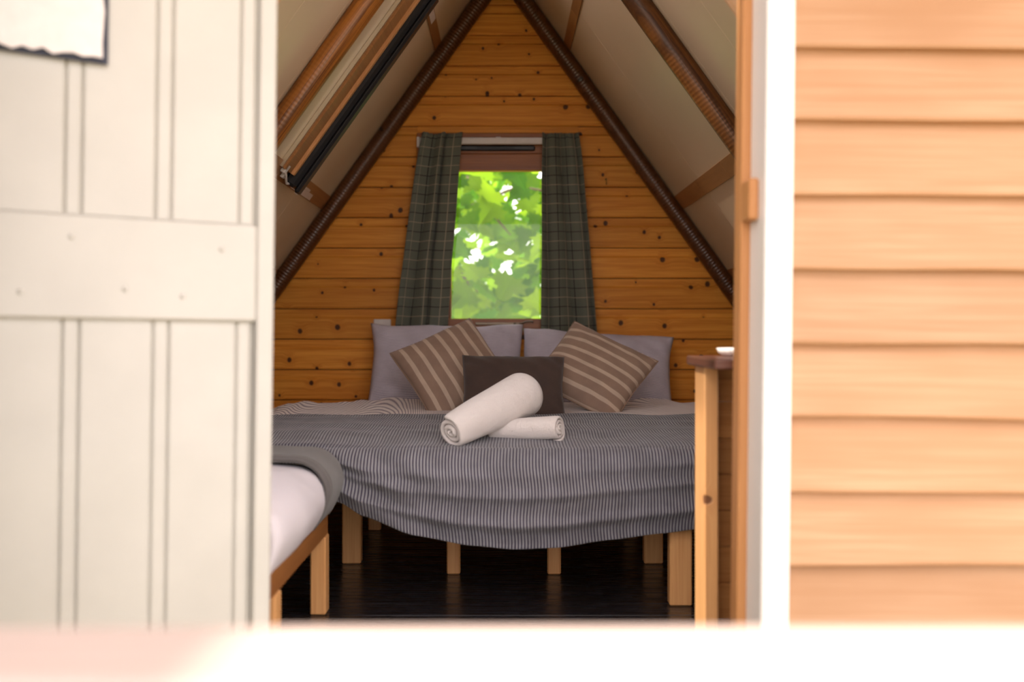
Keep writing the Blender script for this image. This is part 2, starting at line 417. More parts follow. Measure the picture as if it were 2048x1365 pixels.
cn = empty('canopy', (0, 1.6, 2.36)); tag(cn, 'boarded canopy above the door outside', 'canopy', kind='structure')  # added overhead boards, out of view, keep sun and sky off the front
for q in range(10):
    box('board', -2.1, 2.1, -.90+q*.125, -.90+q*.125+.123, 0, .02, M['clad'], cn, .002)
# ------------------------------------------------------------------ front wall, leans a touch like the photo
LEAN = R(.62); FY = 1.96; CP = .1447
def lean_root(name, kind=None):
    o = empty(name, (0, FY, CAM_H)); o.rotation_euler.y = LEAN; return o
def inv(o):   # children are modelled in world coordinates
    o.data.transform(Matrix.Translation((0, -FY, -CAM_H))); o.data.update(); return o
wf = lean_root('wall_front'); tag(wf, 'sunlit front wall clad in overlapping orange larch boards', 'wall', kind='structure')
inv(box('sheathing', .560, 1.85, FY+.015, FY+.035, -.14, 2.3, M['dark_ply'], wf, 0))
FWX0, FWX1, FWZ0, FWZ1 = -1.70, -.70, .782-CP*2+.0, .782+CP*8
inv(box('sheathing', -1.85, -.56, FY+.015, FY+.035, -.14, FWZ0, M['dark_ply'], wf, 0))
inv(box('sheathing', -1.85, -.56, FY+.015, FY+.035, FWZ1, 2.3, M['dark_ply'], wf, 0))
inv(box('sheathing', -1.85, FWX0, FY+.015, FY+.035, FWZ0, FWZ1, M['dark_ply'], wf, 0))
inv(box('sheathing', FWX1, -.56, FY+.015, FY+.035, FWZ0, FWZ1, M['dark_ply'], wf, 0))
w3 = lean_root('window_3'); tag(w3, 'white framed window in the front wall behind the open door', 'window', kind='structure')  # added behind the door leaf to let more daylight inside
inv(box('pane', FWX0, FWX1, FY+.02, FY+.026, FWZ0, FWZ1, M['clear'], w3, 0))
for xa_, xb_, za_, zb_ in ((FWX0, FWX0+.04, FWZ0, FWZ1), (FWX1-.04, FWX1, FWZ0, FWZ1), (FWX0+.041, FWX1-.041, FWZ0, FWZ0+.04), (FWX0+.041, FWX1-.041, FWZ1-.04, FWZ1)):
    inv(box('frame', xa_, xb_, FY-.014, FY+.045, za_, zb_, M['white_paint'], w3, .003))
inv(box('sheathing', -.56, .56, FY+.015, FY+.035, 2.06, 2.3, M['dark_ply'], wf, 0))
rng = random.Random(4)
for k in range(-6, 11):
    z0 = .782+CP*k; ov = .018
    for x0, x1 in ((((.560, 1.85), (-1.85, -.56)) if not -2 <= k < 8 else ((.560, 1.85), (-1.85, FWX0), (FWX1, -.56))) if z0 < 2.0 else ((-1.85, 1.85),)):
        pf = [(FY+.014, z0), (FY-.024, z0), (FY-.026, z0+.005), (FY+.004, z0+CP+ov), (FY+.014, z0+CP+ov)]
        n = 14; v = []; f = []
        for i in range(n+1):
            x = x0+(x1-x0)*i/n
            wob = .006*noise.noise(Vector((x*2.3, k*3.1, 0)))
            for j, (yy, zz) in enumerate(pf): v.append((x, yy, zz+(wob if j < 3 else 0)))
        m5 = len(pf)
        for i in range(n):
            for j in range(m5): f.append([i*m5+j, i*m5+(j+1) % m5, (i+1)*m5+(j+1) % m5, (i+1)*m5+j])
        f.append(list(range(m5))); f.append([n*m5+j for j in range(m5)])
        inv(mesh('board', v, f, M['clad'], wf))
df = lean_root('trim_1'); tag(df, 'white painted door frame at the right of the doorway', 'door frame', kind='structure')
inv(box('jamb', .507, .562, FY-.03, FY+.09, -.02, 2.06, M['white_paint'], df, .004))
inv(box('jamb', -.562, -.507, FY-.03, FY+.09, -.02, 2.06, M['white_paint'], df, .004))
inv(box('head', -.507, .507, FY-.03, FY+.09, 2.0, 2.06, M['white_paint'], df, .004))
inv(box('lining', .489, .57, FY+.092, FY+.15, -.02, 2.06, M['jamb_wood'], df, .003))
inv(box('lining', -.57, -.489, FY+.092, FY+.15, -.02, 2.06, M['jamb_wood'], df, .003))
inv(box('lock_keep', .488, .5075, FY+.02, FY+.089, 1.025, 1.108, M['jamb_wood'], df, .004))

# door leaf, swung outwards
door = empty('door_1', (-.468, FY-.012, 0)); ANG = R(27)
door.rotation_euler = (0, LEAN*1.2, ANG)      # local -x runs along the leaf away from the hinge, -y faces the camera
tag(door, 'pale sage painted boarded door swung wide open on the left', 'door', kind='structure')
GP = M['green_paint']; T = .04
box('stile', -.034, 0, -T, 0, .02, 1.96, GP, door, .004)
box('stile', -.86, -.79, -T, 0, .02, 1.96, GP, door, .004)
lr = box('lock_rail', -.79, -.0345, -T, -.004, .815, 1.000, GP, door, .004)
box('top_rail', -.79, -.0345, -T, -.004, 1.86, 1.96, GP, door, .004)
def bead_board(x0, x1, z0, z1, y):
    """board with a bead at its edge: two open grooves in front"""
    g = .0085
    xs = [(x0, 0), (x1-.036, 0), (x1-.036+g*.5, .0065), (x1-.036+g, 0), (x1-g*1.0, 0), (x1-g*.5, .0065), (x1-.0002, 0)]
    v = []; f = []
    for x, dp in xs:
        v += [(x, y+dp, z0), (x, y+dp, z1)]
    n = len(xs)
    for i in range(n-1): f.append([2*i, 2*i+2, 2*i+3, 2*i+1])
    b = len(v); v += [(x0, y+.018, z0), (x0, y+.018, z1), (x1-.0002, y+.018, z0), (x1-.0002, y+.018, z1)]
    f.append([b, b+1, b+3, b+2]); f.append([0, 1, b+1, b]); e = 2*(n-1); f.append([e, b+2, b+3, e+1])
    f.append([2*i for i in range(n)]+[b+2, b]); f.append([2*i+1 for i in range(n)]+[b+3, b+1])
    mesh('board', v, f, GP, door)
ed = [-.79, -.645, -.493, -.341, -.188, -.0365]
for a, b in zip(ed[:-1], ed[1:]):
    bead_board(a, b, 1.0005, 1.859, -T+.002)
    bead_board(a, b, .02, .8145, -T+.012)
for x, z in ((-.10, .95), (-.27, .87), (-.36, .96), (-.44, .86), (-.5, .955), (-.17, .86)):
    o = tube('screw_plug', [(x, -T-.0005, z), (x, -T+.002, z)], .0055, M['green_paint'], lr, 12)
# sheet on the door
sx = []
ns = empty('notice_sheet', (0, 0, 0)); ns.matrix_world = Matrix.Identity(4)
tag(ns, 'white sheet with ragged dark blue edge hung on the open door', 'sign')
def door_pt(x, y, z):
    e = door.matrix_basis @ Vector((x, y, z)); return tuple(e)
nx, nz = 24, 16; v = []; f = []
def sheet_grid(x0, x1, z0, z1, y, jag, name, mat, tilt):
    v = []; f = []
    for j in range(nz+1):
        for i in range(nx+1):
            u, w = i/nx, j/nz
            x = x0+(x1-x0)*u; z = z0+(z1-z0)*w
            if i == nx: x += jag*noise.noise(Vector((z*60, 3, 0)))
            if j == 0: z += jag*noise.noise(Vector((x*60, 9, 0)))
            z += tilt*(x-x1)
            yy = y+.0035*noise.noise(Vector((x*9, z*9, 2)))
            v.append(door_pt(x, yy, z))
    for j in range(nz):
        for i in range(nx):
            a = j*(nx+1)+i; f.append([a, a+1, a+nx+2, a+nx+1])
    o = mesh(name, v, f, mat, ns)
    s = o.modifiers.new('thick', 'SOLIDIFY'); s.thickness = .003; return o
M['navy'] = plain('navy_edge', (.045, .05, .075), .8)
M['paper'] = plain('white_card', (.86, .80, .79), .7)
sheet_grid(-.70, -.305, 1.268, 1.72, -T-.006, .0, 'backing', M['navy'], -.02)
sheet_grid(-.70, -.3145, 1.2765, 1.72, -T-.014, .008, 'face', M['paper'], -.02)

# ------------------------------------------------------------------ window
def wpx(x, y, Y=WB): return ((x-1005)*Y/1991, CAM_H-(y-660)*Y/1991)
win = empty('window_1', ((WX0+WX1)/2, WB, WZ0)); tag(win, 'small mahogany framed window in the back gable', 'window', kind='structure')
def wbox(name, x0, x1, y0, y1, z0, z1, mat, bev=.003):
    o = box(name, x0, x1, y0, y1, z0, z1, mat, None, bev)
    o.data.transform(Matrix.Translation(-win.location)); o.parent = win; return o
PX0, PX1, PZ0, PZ1 = -.245, .203, .853, 1.560
wbox('casing', WX0-.003, WX0+.05, WB-.012, WB+.05, WZ0, 1.738, M['frame_z'])
wbox('casing', WX1-.05, WX1+.003, WB-.012, WB+.05, WZ0, 1.738, M['frame_z'])
wbox('casing', WX0+.051, WX1-.051, WB-.012, WB+.05, 1.715, 1.738, M['frame'])
wbox('filler_board', WX0-.001, WX1+.001, WB+.001, WB+.05, 1.7385, WZ1-.001, M['pine_wall'], .001)
wbox('sill', WX0+.051, WX1-.051, WB-.018, WB+.05, WZ0, .800, M['frame'])
wbox('frame_upright', WX0+.051, PX0-.026, WB+.004, WB+.055, .801, 1.714, M['frame_z'])
wbox('frame_upright', PX1+.016, WX1-.051, WB+.004, WB+.055, .801, 1.714, M['frame_z'])
wbox('frame_head', PX0-.025, PX1+.015, WB+.002, WB+.055, 1.640, 1.714, M['frame'])
wbox('sash_rail', PX0-.025, PX1+.015, WB-.004, WB+.045, PZ1, 1.6395, M['frame'])
wbox('sash_rail', PX0-.025, PX1+.015, WB-.004, WB+.045, .803, PZ0, M['frame'])
wbox('sash_stile', PX0-.025, PX0, WB-.004, WB+.045, PZ0+.0005, PZ1-.0005, M['frame_z'])
wbox('sash_stile', PX1, PX1+.015, WB-.004, WB+.045, PZ0+.0005, PZ1-.0005, M['frame_z'])
wbox('pane', PX0-.004, PX1+.004, WB+.028, WB+.032, PZ0-.004, PZ1+.004, M['pane'], 0)
wbox('inner_pane', PX0+.001, PX1-.001, WB+.018, WB+.021, PZ0+.001, 1.306, M['pane_hazy'], 0)
# trickle vent + stay
tv = empty('trickle_vent', (-.02, WB, 1.665)); tag(tv, 'slim black ventilator strip across the window head', 'vent')
box('body', -.20, .175, -.014, .0015, -.012, .014, M['black'], tv, .006)
box('slider', -.10, .08, -.018, -.012, -.002, .007, M['black'], tv, .002)
st = empty('window_stay', (.04, WB, .825)); tag(st, 'bronze casement stay bar with curled handle on the sash', 'window catch')
box('bar', -.17, .045, -.018, -.012, -.002, .010, M['bronze'], st, .002)
tube('handle', [(.04, -.015, .004), (.055, -.017, .006), (.07, -.02, .014), (.085, -.02, .016), (.10, -.02, .0155), (.106, -.02, .010)], .0045, M['bronze'], st, 8)
tube('pin', [(.02, -.022, .002), (.02, -.0045, .002)], .007, M['bronze'], st, 10)
box('plate', -.15, -.055, -.0085, -.0042, -.019, -.012, M['brass'], st, .001)
box('pin_plate', .0, .035, -.010, -.0042, -.010, -.004, M['bronze'], st, .001)

# curtains
rail = empty('curtain_rail', (-.02, WB-.034, 1.695)); tag(rail, 'white curtain rail above the window', 'curtain rail')
box('track', -.372, .372, -.010, .010, -.0155, .0155, M['white_plastic'], rail, .003)
for x in (-.35, 0.0, .35): box('bracket', x-.012, x+.012, .0105, .0215, -.010, .022, M['white_plastic'], rail, .001)
for x in (-.379, .379): box('end_cap', x-.006, x+.006, -.011, .012, -.03, .018, M['white_plastic'], rail, .001)
def curtain(label, top, bot, ztop, zbot, k, ph, seed, inner):
    nu, nv = 72, 44; v = []; f = []; uv = []
    for j in range(nv+1):
        t = j/nv
        for i in range(nu+1):
            u = i/nu
            tt = t**.85
            x0 = top[0]+(bot[0]-top[0])*tt; x1 = top[1]+(bot[1]-top[1])*tt
            uu = u+.035*math.sin(2*math.pi*k*u+ph+1.0)*(1-.4*t)
            x = x0+(x1-x0)*uu+.004*noise.noise(Vector((u*3, t*4, seed)))
            A = .034+.012*t
            yy = WB-.066 - A*abs(math.sin(math.pi*(k+.6)*u+ph+.7*t*math.sin(seed)+.5*math.sin(u*9+seed)))**.7 - .010*noise.noise(Vector((u*2.5, t*2.2, seed+5)))
            z = ztop+(zbot-ztop)*t + .004*math.sin(2*math.pi*k*u+ph)*(1 if j == 0 else .4)
            if j < 3: z += .004*noise.noise(Vector((u*20, j, seed)))
            v.append((x, yy, z)); uv.append((u*.25+.03, t*(ztop-zbot)))
    for j in range(nv):
        for i in range(nu):
            a = j*(nu+1)+i; f.append([a, a+1, a+nu+2, a+nu+1])
    o = mesh('curtain', v, f, M['plaid'], None, True, uv)
    s = o.modifiers.new('thick', 'SOLIDIFY'); s.thickness = .002
    tag(o, label, 'curtain', 'checked curtains'); return o
CY = WB-.07
def cx(px): return (px-1005)*CY/1991
def cz(py): return CAM_H-(py-660)*CY/1991
curtain('grey green checked curtain drawn to the left of the window', (cx(843), cx(923)), (cx(788), cx(893)), cz(268), cz(668), 2.1, .4, 1.3, 1)
curtain('grey green checked curtain drawn to the right of the window', (cx(1085), cx(1154)), (cx(1082), cx(1194)), cz(268), cz(690), 1.8, 2.6, 4.7, 0)

# light switch + hook
sw = empty('socket_plate', (*[wpx(765, 656)[0]], WB-.0005, wpx(765, 656)[1])); tag(sw, 'white square switch plate on the wall above the left pillow', 'switch')
box('plate', -.041, .041, -.011, -.001, -.041, .041, M['white_plastic'], sw, .003)
box('rocker', -.012, .012, -.014, -.0105, -.018, .018, M['white_plastic'], sw, .001)
hx, hz = wpx(1212, 364)
hk = empty('wall_hook', (hx, WB, hz)); tag(hk, 'tiny brass screw hook on the boards right of the window', 'hook')
tube('hook', [(0, 0, .012), (0, -.012, .014), (0, -.020, .006), (0, -.018, -.008), (0, -.010, -.014), (0, -.005, -.010)], .0022, M['brass'], hk, 8)
tube('rose', [(0, 0, .012), (0, -.002, .012)], .005, M['brass'], hk, 10)

# ------------------------------------------------------------------ black strip fitting on the left slope
sf = empty('strip_fitting', (-half(1.7), 3.86, 1.7)); tag(sf, 'long black strip fitting on a wooden batten along left sloping side', 'light fitting')
def sfb(name, y0, y1, z0, z1, o0, o1, mat, bev):
    o = on_slope(box(name, y0, y1, dz(z1), dz(z0), o0, o1, mat, None, bev), -1)
    o.data.transform(Matrix.Translation(-sf.location)); o.parent = sf; return o
sfb('backing_batten', 3.672, 3.775, 1.385, 2.20, -.0398, -.014, M['batten'], .002)
sfb('light_batten', 3.776, 3.800, 1.385, 2.20, -.0398, -.002, M['jamb_wood'], .002)
sfb('foil_strip', 3.660, 3.6715, 1.385, 2.20, -.0398, -.024, M['foil'], .001)
hs_ = sfb('housing', 3.803, 3.955, 1.352, 2.105, -.0325, .022, M['black'], .012)
sfb('cover', 3.81, 3.87, 1.345, 2.105, .0225, .042, M['black'], .008)
sfb('end_cap', 3.825, 3.845, 1.342, 1.3445, .026, .036, M['white_plastic'], .001)
sfb('end_cap', 3.895, 3.912, 1.349, 1.3515, .000, .010, M['white_plastic'], .001)
def sl_pt(Y, z, off):
    p = slope_matrix(-1) @ Vector((Y, dz(z), off)); return tuple(p - sf.location)
tube('flex', [sl_pt(3.83, 1.362, .0), sl_pt(3.80, 1.352, -.012), sl_pt(3.775, 1.362, -.016), sl_pt(3.75, 1.372, -.018), sl_pt(3.73, 1.378, -.022)], .005, M['white_plastic'], sf, 8)
sfb('connector', 3.69, 3.725, 1.372, 1.405, -.0335, -.014, M['white_plastic'], .004)
sfb('connector', 3.735, 3.765, 1.358, 1.378, -.0335, -.020, M['white_plastic'], .003)
wl = bpy.data.objects['wall_left']
on_slope(box('tape_patch', 3.97, 4.36, dz(1.375)+.006, dz(1.375)+.034, -.0339, -.0332, M['tape'], wl, 0), -1)
on_slope(box('tape_patch', 4.10, 4.27, dz(1.375)-.006, dz(1.375)+.0055, -.0339, -.0332, M['tape'], wl, 0), -1)
on_slope(box('tape_patch', 4.05, 4.30, dz(2.11)-.020, dz(2.11)+.012, -.0339, -.0332, M['tape'], wl, 0), -1)

# ------------------------------------------------------------------ double bed
BT = .455          # mattress top
bed = empty('double_bed', (0, 3.8, 0)); tag(bed, 'double bed standing on square pine posts under the window', 'bed')
def bbox(root, name, x0, x1, y0, y1, z0, z1, mat, bev=.004):
    o = box(name, x0, x1, y0, y1, z0, z1, mat, None, bev); o.data.transform(Matrix.Translation(-root.location)); o.parent = root; return o
for x, yy, w in ((.516, 2.90, .065), (-.516, 3.42, .065), (.516, 3.42, .065), (-.51, 3.98, .05), (.51, 3.98, .05), (-.160, 3.265, .044), (.169, 3.265, .044), (-.95, 4.5, .065), (.95, 4.5, .065)):
    bbox(bed, 'leg', x-w/2, x+w/2, yy-w*.35, yy+w*.35, .0005, .2775, M['pine_leg'])
bbox(bed, 'side_rail', -1.04, -.98, 2.87, 4.70, .2780, .2995, M['pine_rail'])
bbox(bed, 'side_rail', .98, 1.04, 2.87, 4.70, .2780, .2995, M['pine_rail'])
for q in range(12):
    y0 = 3.20+q*.125
    bbox(bed, 'slat', -.9795, .9795, y0, y0+.10, .2780, .2985, M['pine_rail'], .002)
def soft_box(name, x0, x1, y0, y1, z0, z1, r, mat, parent, amp=.004, seed=0):
    """rounded upholstered block with uv"""
    v = []; f = []; uv = []
    nx, ny = 28, 28
    def rows(top):
        for j in range(ny+1):
            for i in range(nx+1):
                u = -1+2*i/nx; w = -1+2*j/ny
                # squeeze towards edges
                uu = math.sin(u*math.pi/2)*.35+u*.65; ww = math.sin(w*math.pi/2)*.35+w*.65
                e = max(abs(uu), abs(ww))
                x = (x0+x1)/2+(x1-x0)/2*uu; y = (y0+y1)/2+(y1-y0)/2*ww
                dx = min(x-x0, x1-x); dy = min(y-y0, y1-y); d = min(dx, dy)
                dd = max(0, r-d); hz = (z1-z0)/2
                h = hz-(r-math.sqrt(max(r*r-dd*dd, 0)))
                h = max(h, 0) if d > 1e-6 else max(hz-r, 0)
                z = (z0+z1)/2+(h if top else -h)
                if top: z += amp*noise.noise(Vector((x*4, y*4, seed)))*min(1, d/r)
                v.append((x, y, z)); uv.append((x, y))
    rows(True); rows(False)
    n = (nx+1)*(ny+1)
    for j in range(ny):
        for i in range(nx):
            a = j*(nx+1)+i; q = [a, a+1, a+nx+2, a+nx+1]; f.append(q); f.append([n+t for t in q][::-1])
    ring = [i for i in range(nx+1)]+[j*(nx+1)+nx for j in range(1, ny+1)]+[ny*(nx+1)+i for i in range(nx-1, -1, -1)]+[j*(nx+1) for j in range(ny-1, 0, -1)]
    for a, b in zip(ring, ring[1:]+ring[:1]): f.append([a, b, n+b, n+a])
    return mesh(name, v, f, mat, parent, True, uv)
mt = soft_box('mattress', -1.06, 1.06, 2.87, 4.725, .300, BT, .05, M['sheet'], None)
mt.data.transform(Matrix.Translation(-bed.location)); mt.parent = bed

# duvet (pinstripe), turned back below the pillows
def duvet():
    nu, nv = 150, 60; v = []; f = []; uv = []
    for j in range(nv+1):
        t = j/nv
        for i in range(nu+1):
            u = i/nu
            x = -.93+(1.0+.93)*u
            yb = 4.32+.07*noise.noise(Vector((x*2.6, 0, 5)))+.035*noise.noise(Vector((x*8, 0, 7)))-.20*max(0, .16-u)/.16
            yy = 3.56+(yb-3.56)*t
            ed_ = min(1, max(0, (t-.35)/.65))
            z = BT+.007+.015*min(1, t*5)+.006*noise.noise(Vector((x*4, yy*4, 1)))
            z += ed_*(.030*(.5+noise.noise(Vector((x*5.5, yy*2.5, 2))))+.016*noise.noise(Vector((x*13+yy*6, yy*7, 3))))
            if t > .97: z -= .020*(t-.97)/.03
            if u < .02 or u > .98: z -= .018
            z = max(z, BT+.006)
            v.append((x, yy, z)); uv.append((x*.8+.6*yy*(.3+.5*noise.noise(Vector((x*1.2, 2, 2)))), yy))
    for j in range(nv):
        for i in range(nu):
            a = j*(nu+1)+i; f.append([a, a+1, a+nu+2, a+nu+1])
    o = mesh('duvet', v, f, M['duvet'], None, True, uv)
    s = o.modifiers.new('thick', 'SOLIDIFY'); s.thickness = .006; s.offset = -1
    return tag(o, 'taupe and white pinstripe duvet turned back below the pillows', 'duvet')
duvet()

# throw
def throw():
    X0, X1 = -1.0, 1.0; YB, YF = 3.70, 2.835
    nu, nt, nd = 220, 46, 64; v = []; f = []; uv = []
    def hem(x):
        pts = [(-1.0, .34), (-.60, .335), (-.46, .305), (-.40, .268), (-.25, .215), (-.10, .186), (.03, .174), (.15, .178), (.30, .200), (.45, .219), (.56, .232), (1.0, .25)]
        for (a, za), (b, zb) in zip(pts, pts[1:]):
            if a <= x <= b:
                s = (x-a)/(b-a); s = s*s*(3-2*s)*.4+s*.6
                return za+(zb-za)*s
        return .25
    zt = BT+.034
    for i in range(nu+1):
        u = i/nu; x = X0+(X1-X0)*u
        for j in range(nt+1):           # top, back to front
            t = j/nt
            yb = YB+.03*noise.noise(Vector((x*2.4, 1, 0)))-.10*max(0, -x-.3)
            yy = yb+(YF+.045-yb)*t
            z = zt+.005*noise.noise(Vector((x*3, yy*3, 8)))+.008*noise.noise(Vector((x*5+yy*4, yy*9, 3)))*(1-t*.5)
            z += .012*math.exp(-((x+.62)/.2)**2-((yy-3.05)/.25)**2)
            # dip along the edge
            z -= .030*(t**3)
            if j == 0: z -= .004
            xw = x+.008*noise.noise(Vector((x*2, yy*5, 4)))
            v.append((xw, yy, z)); uv.append((x, yy))
        zf = zt-.030
        h = hem(x)
        for j in range(1, nd+1):        # rounded edge then the drop
            t = j/nd
            L_ = (zf-h)
            s = t*(L_+.02)
            r = .05
            if s < r*math.pi/2:
                a = s/r; yy = YF+.045-r*math.sin(a)*.9; z = zf-r*(1-math.cos(a))
            else:
                yy = YF+.045-r*.9; z = zf-r-(s-r*math.pi/2)*(L_-r)/max(.001, L_+.02-r*math.pi/2)
            g = min(1, t*2.5)
            # swags parallel to the hem, stronger in the lower part
            q = t
            sw = .020*math.exp(-((q-.78)/.055)**2)*(1-.35*abs(x)) + .013*math.exp(-((q-.52+.06*x)/.05)**2) + .010*math.exp(-((q-.33+.12*x)/.05)**2)
            sw *= .55+.45*math.cos((x-.05)*2.2)
            # gathered folds dropping in from the left corner
            lf = max(0, 1-(x+.50)/.42)
            if x > -.5:
                w = (z-.42)*1.0+(x+.46)*.62
                sw += lf*.014*math.sin(w*62)
            bul = .030*math.sin(min(1, t*1.05)*math.pi)*math.exp(-((x-.02)/.5)**2)
            yy -= g*(sw+bul+.006*noise.noise(Vector((x*4, z*7, 2))))
            if x < -.47: yy = max(yy, YF+.002)
            xw = x+.002*g*math.sin(z*40+x*3)+.006*g*noise.noise(Vector((x*3, z*8, 6)))
            v.append((xw, yy, z)); uv.append((x, YF-s))
    m = nt+nd+1
    for i in range(nu):
        for j in range(m-1):
            a = i*m+j; f.append([a, a+1, a+m+1, a+m])
    o = mesh('throw_blanket', v, f, M['throw'], None, True, uv)
    s = o.modifiers.new('thick', 'SOLIDIFY'); s.thickness = .005; s.offset = -1
    return tag(o, 'charcoal ribbed throw swagged over the foot of the double bed', 'blanket')
throw()

# ------------------------------------------------------------------ pillows and cushions
def cushion(name, w, h, t, mat, px, py, Y, roll, lean, label, cat, group, seed, pinch=.06, pw=2.4, uvr=0, wr=.012, yaw=0, uvoff=0, n=34):
    v = []; f = []; uv = []
    idx = {}
    def P(i, j, s):
        u = -1+2*i/n; q = -1+2*j/n
        u_ = math.sin(u*math.pi/2)*.4+u*.6; q_ = math.sin(q*math.pi/2)*.4+q*.6
        x = w/2*u_*(1-pinch*(1-q_*q_)); z = h/2*q_*(1-pinch*(1-u_*u_))
        b = ((1-abs(u_)**pw)*(1-abs(q_)**pw))
        y = s*t/2*max(b, 0)**.55
        e = max(b, 0)**.4
        nz = noise.noise(Vector((x*8+seed, z*8, s*3)))
        y += s*wr*nz*e
        # creases running in from the corners
        cr = abs(u_*q_)
        y += s*wr*.6*cr*math.sin((u_+q_)*14+seed)*e
        z += .5*wr*noise.noise(Vector((x*6+seed*2, z*6, 9)))
        x += .5*wr*noise.noise(Vector((x*6, z*6+seed, 19)))
        return (x, y, z), (x+uvoff, z)
    for s in (-1, 1):
        for j in range(n+1):
            for i in range(n+1):
                edge = i in (0, n) or j in (0, n)
                key = (i, j, 0 if edge else s)
                if key not in idx:
                    p, tuv = P(i, j, s if not edge else 1)
                    idx[key] = len(v); v.append(p); uv.append(tuv)
        for j in range(n):
            for i in range(n):
                q = [idx.get((a, b, s), idx.get((a, b, 0))) for a, b in ((i, j), (i+1, j), (i+1, j+1), (i, j+1))]
                f.append(q if s < 0 else q[::-1])
    if uvr: uv = [(b_, a_) for a_, b_ in uv]
    root = o = mesh(name, v, f, mat, None, True, uv)
    # seam piping around the edge
    ring = [v[idx[(i, 0, 0)]] for i in range(n)]+[v[idx[(n, j, 0)]] for j in range(n)]+[v[idx[(i, n, 0)]] for i in range(n, 0, -1)]+[v[idx[(0, j, 0)]] for j in range(n, 0, -1)]
    if cat == 'cushion' and seed < 40:
        tube('seam', ring+[ring[0]], .0028, M['piping'], o, 6)
    M4 = Matrix.Rotation(yaw, 4, 'Z') @ Matrix.Rotation(-lean, 4, 'X') @ Matrix.Rotation(roll, 4, 'Y')
    s = 1991/Y
    root.matrix_basis = Matrix.Translation(((px-1005)/s, Y, CAM_H-(py-660)/s)) @ M4
    tag(root, label, cat, group); return root
cushion('pillow', .70, .415, .17, M['pillow'], 892, 735, 4.50, R(0.5), R(20), 'grey blue pinstriped pillow leaning on the wall under the left curtain', 'pillow', 'pinstriped pillows', 3, .05, 2.8, wr=.02)
cushion('pillow', .69, .40, .17, M['pillow'], 1194, 746, 4.50, R(4), R(24), 'grey blue pinstriped pillow leaning on the wall under the right curtain', 'pillow', 'pinstriped pillows', 11, .05, 2.8, wr=.02)
cushion('cushion', .375, .385, .12, M['cushion'], 904, 737, 4.05, R(-30), R(38), 'taupe striped square cushion tilted onto its corner, left of the dark cushion', 'cushion', 'taupe striped cushions', 21, .045, 2.6, uvoff=.013)
cushion('cushion', .395, .375, .12, M['cushion'], 1187, 742, 4.05, R(33), R(40), 'taupe striped square cushion tilted onto its corner, right of the dark cushion', 'cushion', 'taupe striped cushions', 27, .045, 2.6, uvr=1)
cushion('cushion', .395, .285, .11, M['dark_cushion'], 1026, 774, 3.80, R(1.0), R(36), 'dark brown woven cushion propped between the two striped cushions', 'cushion', None, 45, .05, 2.8, yaw=R(0))

# ------------------------------------------------------------------ rolled towels
def towel(label, p0, p1, r0, r1, turns, dome, squash, seed, flip=False):
    p0 = Vector(p0); p1 = Vector(p1); ax = (p1-p0); Ln = ax.length; ax.normalize()
    side = ax.cross(Vector((0, 0, 1))).normalized(); up = side.cross(ax)
    ns_ = int(turns*22); na = 26; v = []; f = []
    for a in range(na+1):
        t = a/na
        R0 = r0+(r1-r0)*t
        k = 1.0
        if dome and t > .80:
            q = (t-.80)/.20; k = math.sqrt(max(0.02, 1-q*q*.96))
        if not dome and t > .93: k = 1-.06*((t-.93)/.07)**2
        if t < .06: k *= .96+.04*math.sin(t/.06*math.pi/2)
        for s in range(ns_+1):
            th = s/ns_*turns*2*math.pi
            rr = (.10+.90*(s/ns_))*R0*k
            rr *= 1+.05*noise.noise(Vector((math.cos(th)*1.3+seed, math.sin(th)*1.3, t*3)))
            off = .006*noise.noise(Vector((s*.15, seed, 0)))*(1 if t < .08 or t > .9 else 0)
            rr *= 1+.07*noise.noise(Vector((math.cos(th)*.8+seed*3, math.sin(th)*.8, t*2.2+7))); th2 = th+seed
            c = p0+ax*(t*Ln+off)+side*math.cos(th2)*rr*squash[0]+up*math.sin(th2)*rr*squash[1]
            v.append(tuple(c))
    m = ns_+1
    for a in range(na):
        for s in range(ns_):
            i = a*m+s; f.append([i, i+1, i+m+1, i+m])
    o = mesh('rolled_towel', v, f, M['terry'], None, True)
    sd = o.modifiers.new('thick', 'SOLIDIFY'); sd.thickness = min(r0, r1)/turns*.72; sd.offset = -1
    sb = o.modifiers.new('sub', 'SUBSURF'); sb.levels = 1; sb.render_levels = 1
    return tag(o, label, 'towel', 'rolled towels')
def at(px, py, Y): return ((px-1005)*Y/1991, Y, CAM_H-(py-660)*Y/1991)
towel('large rolled white towel lying slantwise across the smaller roll', at(899, 867, 2.92), at(1071, 779, 3.16), .060, .091, 3.2, True, (1.0, .92), .6)
towel('small rolled white towel with its spiral end facing right', at(985, 862, 3.06), at(1121, 857, 2.97), .044, .046, 3.4, False, (1.0, .95), 2.4)

# ------------------------------------------------------------------ single bed on the left
sbd = empty('single_bed', (-.9, 2.4, 0)); tag(sbd, 'low single bed with stained rail and pine posts along the left side', 'bed')
for x, yy in ((-.517, 2.815), (-.517, 2.20), (-1.25, 2.815), (-1.25, 2.20)):
    bbox(sbd, 'leg', x-.022, x+.022, yy-.03, yy+.03, .0005, .2195, M['pine_leg'])
bbox(sbd, 'side_rail', -.540, -.495, 2.06, 2.825, .220, .292, M['pine_rail'])
bbox(sbd, 'side_rail', -1.29, -1.245, 2.06, 2.825, .220, .292, M['pine_rail'])
for q in range(6): bbox(sbd, 'slat', -1.2445, -.5405, 2.09+q*.128, 2.17+q*.128, .245, .262, M['pine_rail'], .002)
mt = soft_box('mattress', -1.29, -.50, 2.06, 2.82, .263, .425, .05, M['sheet'], None); mt.data.transform(Matrix.Translation(-sbd.location)); mt.parent = sbd
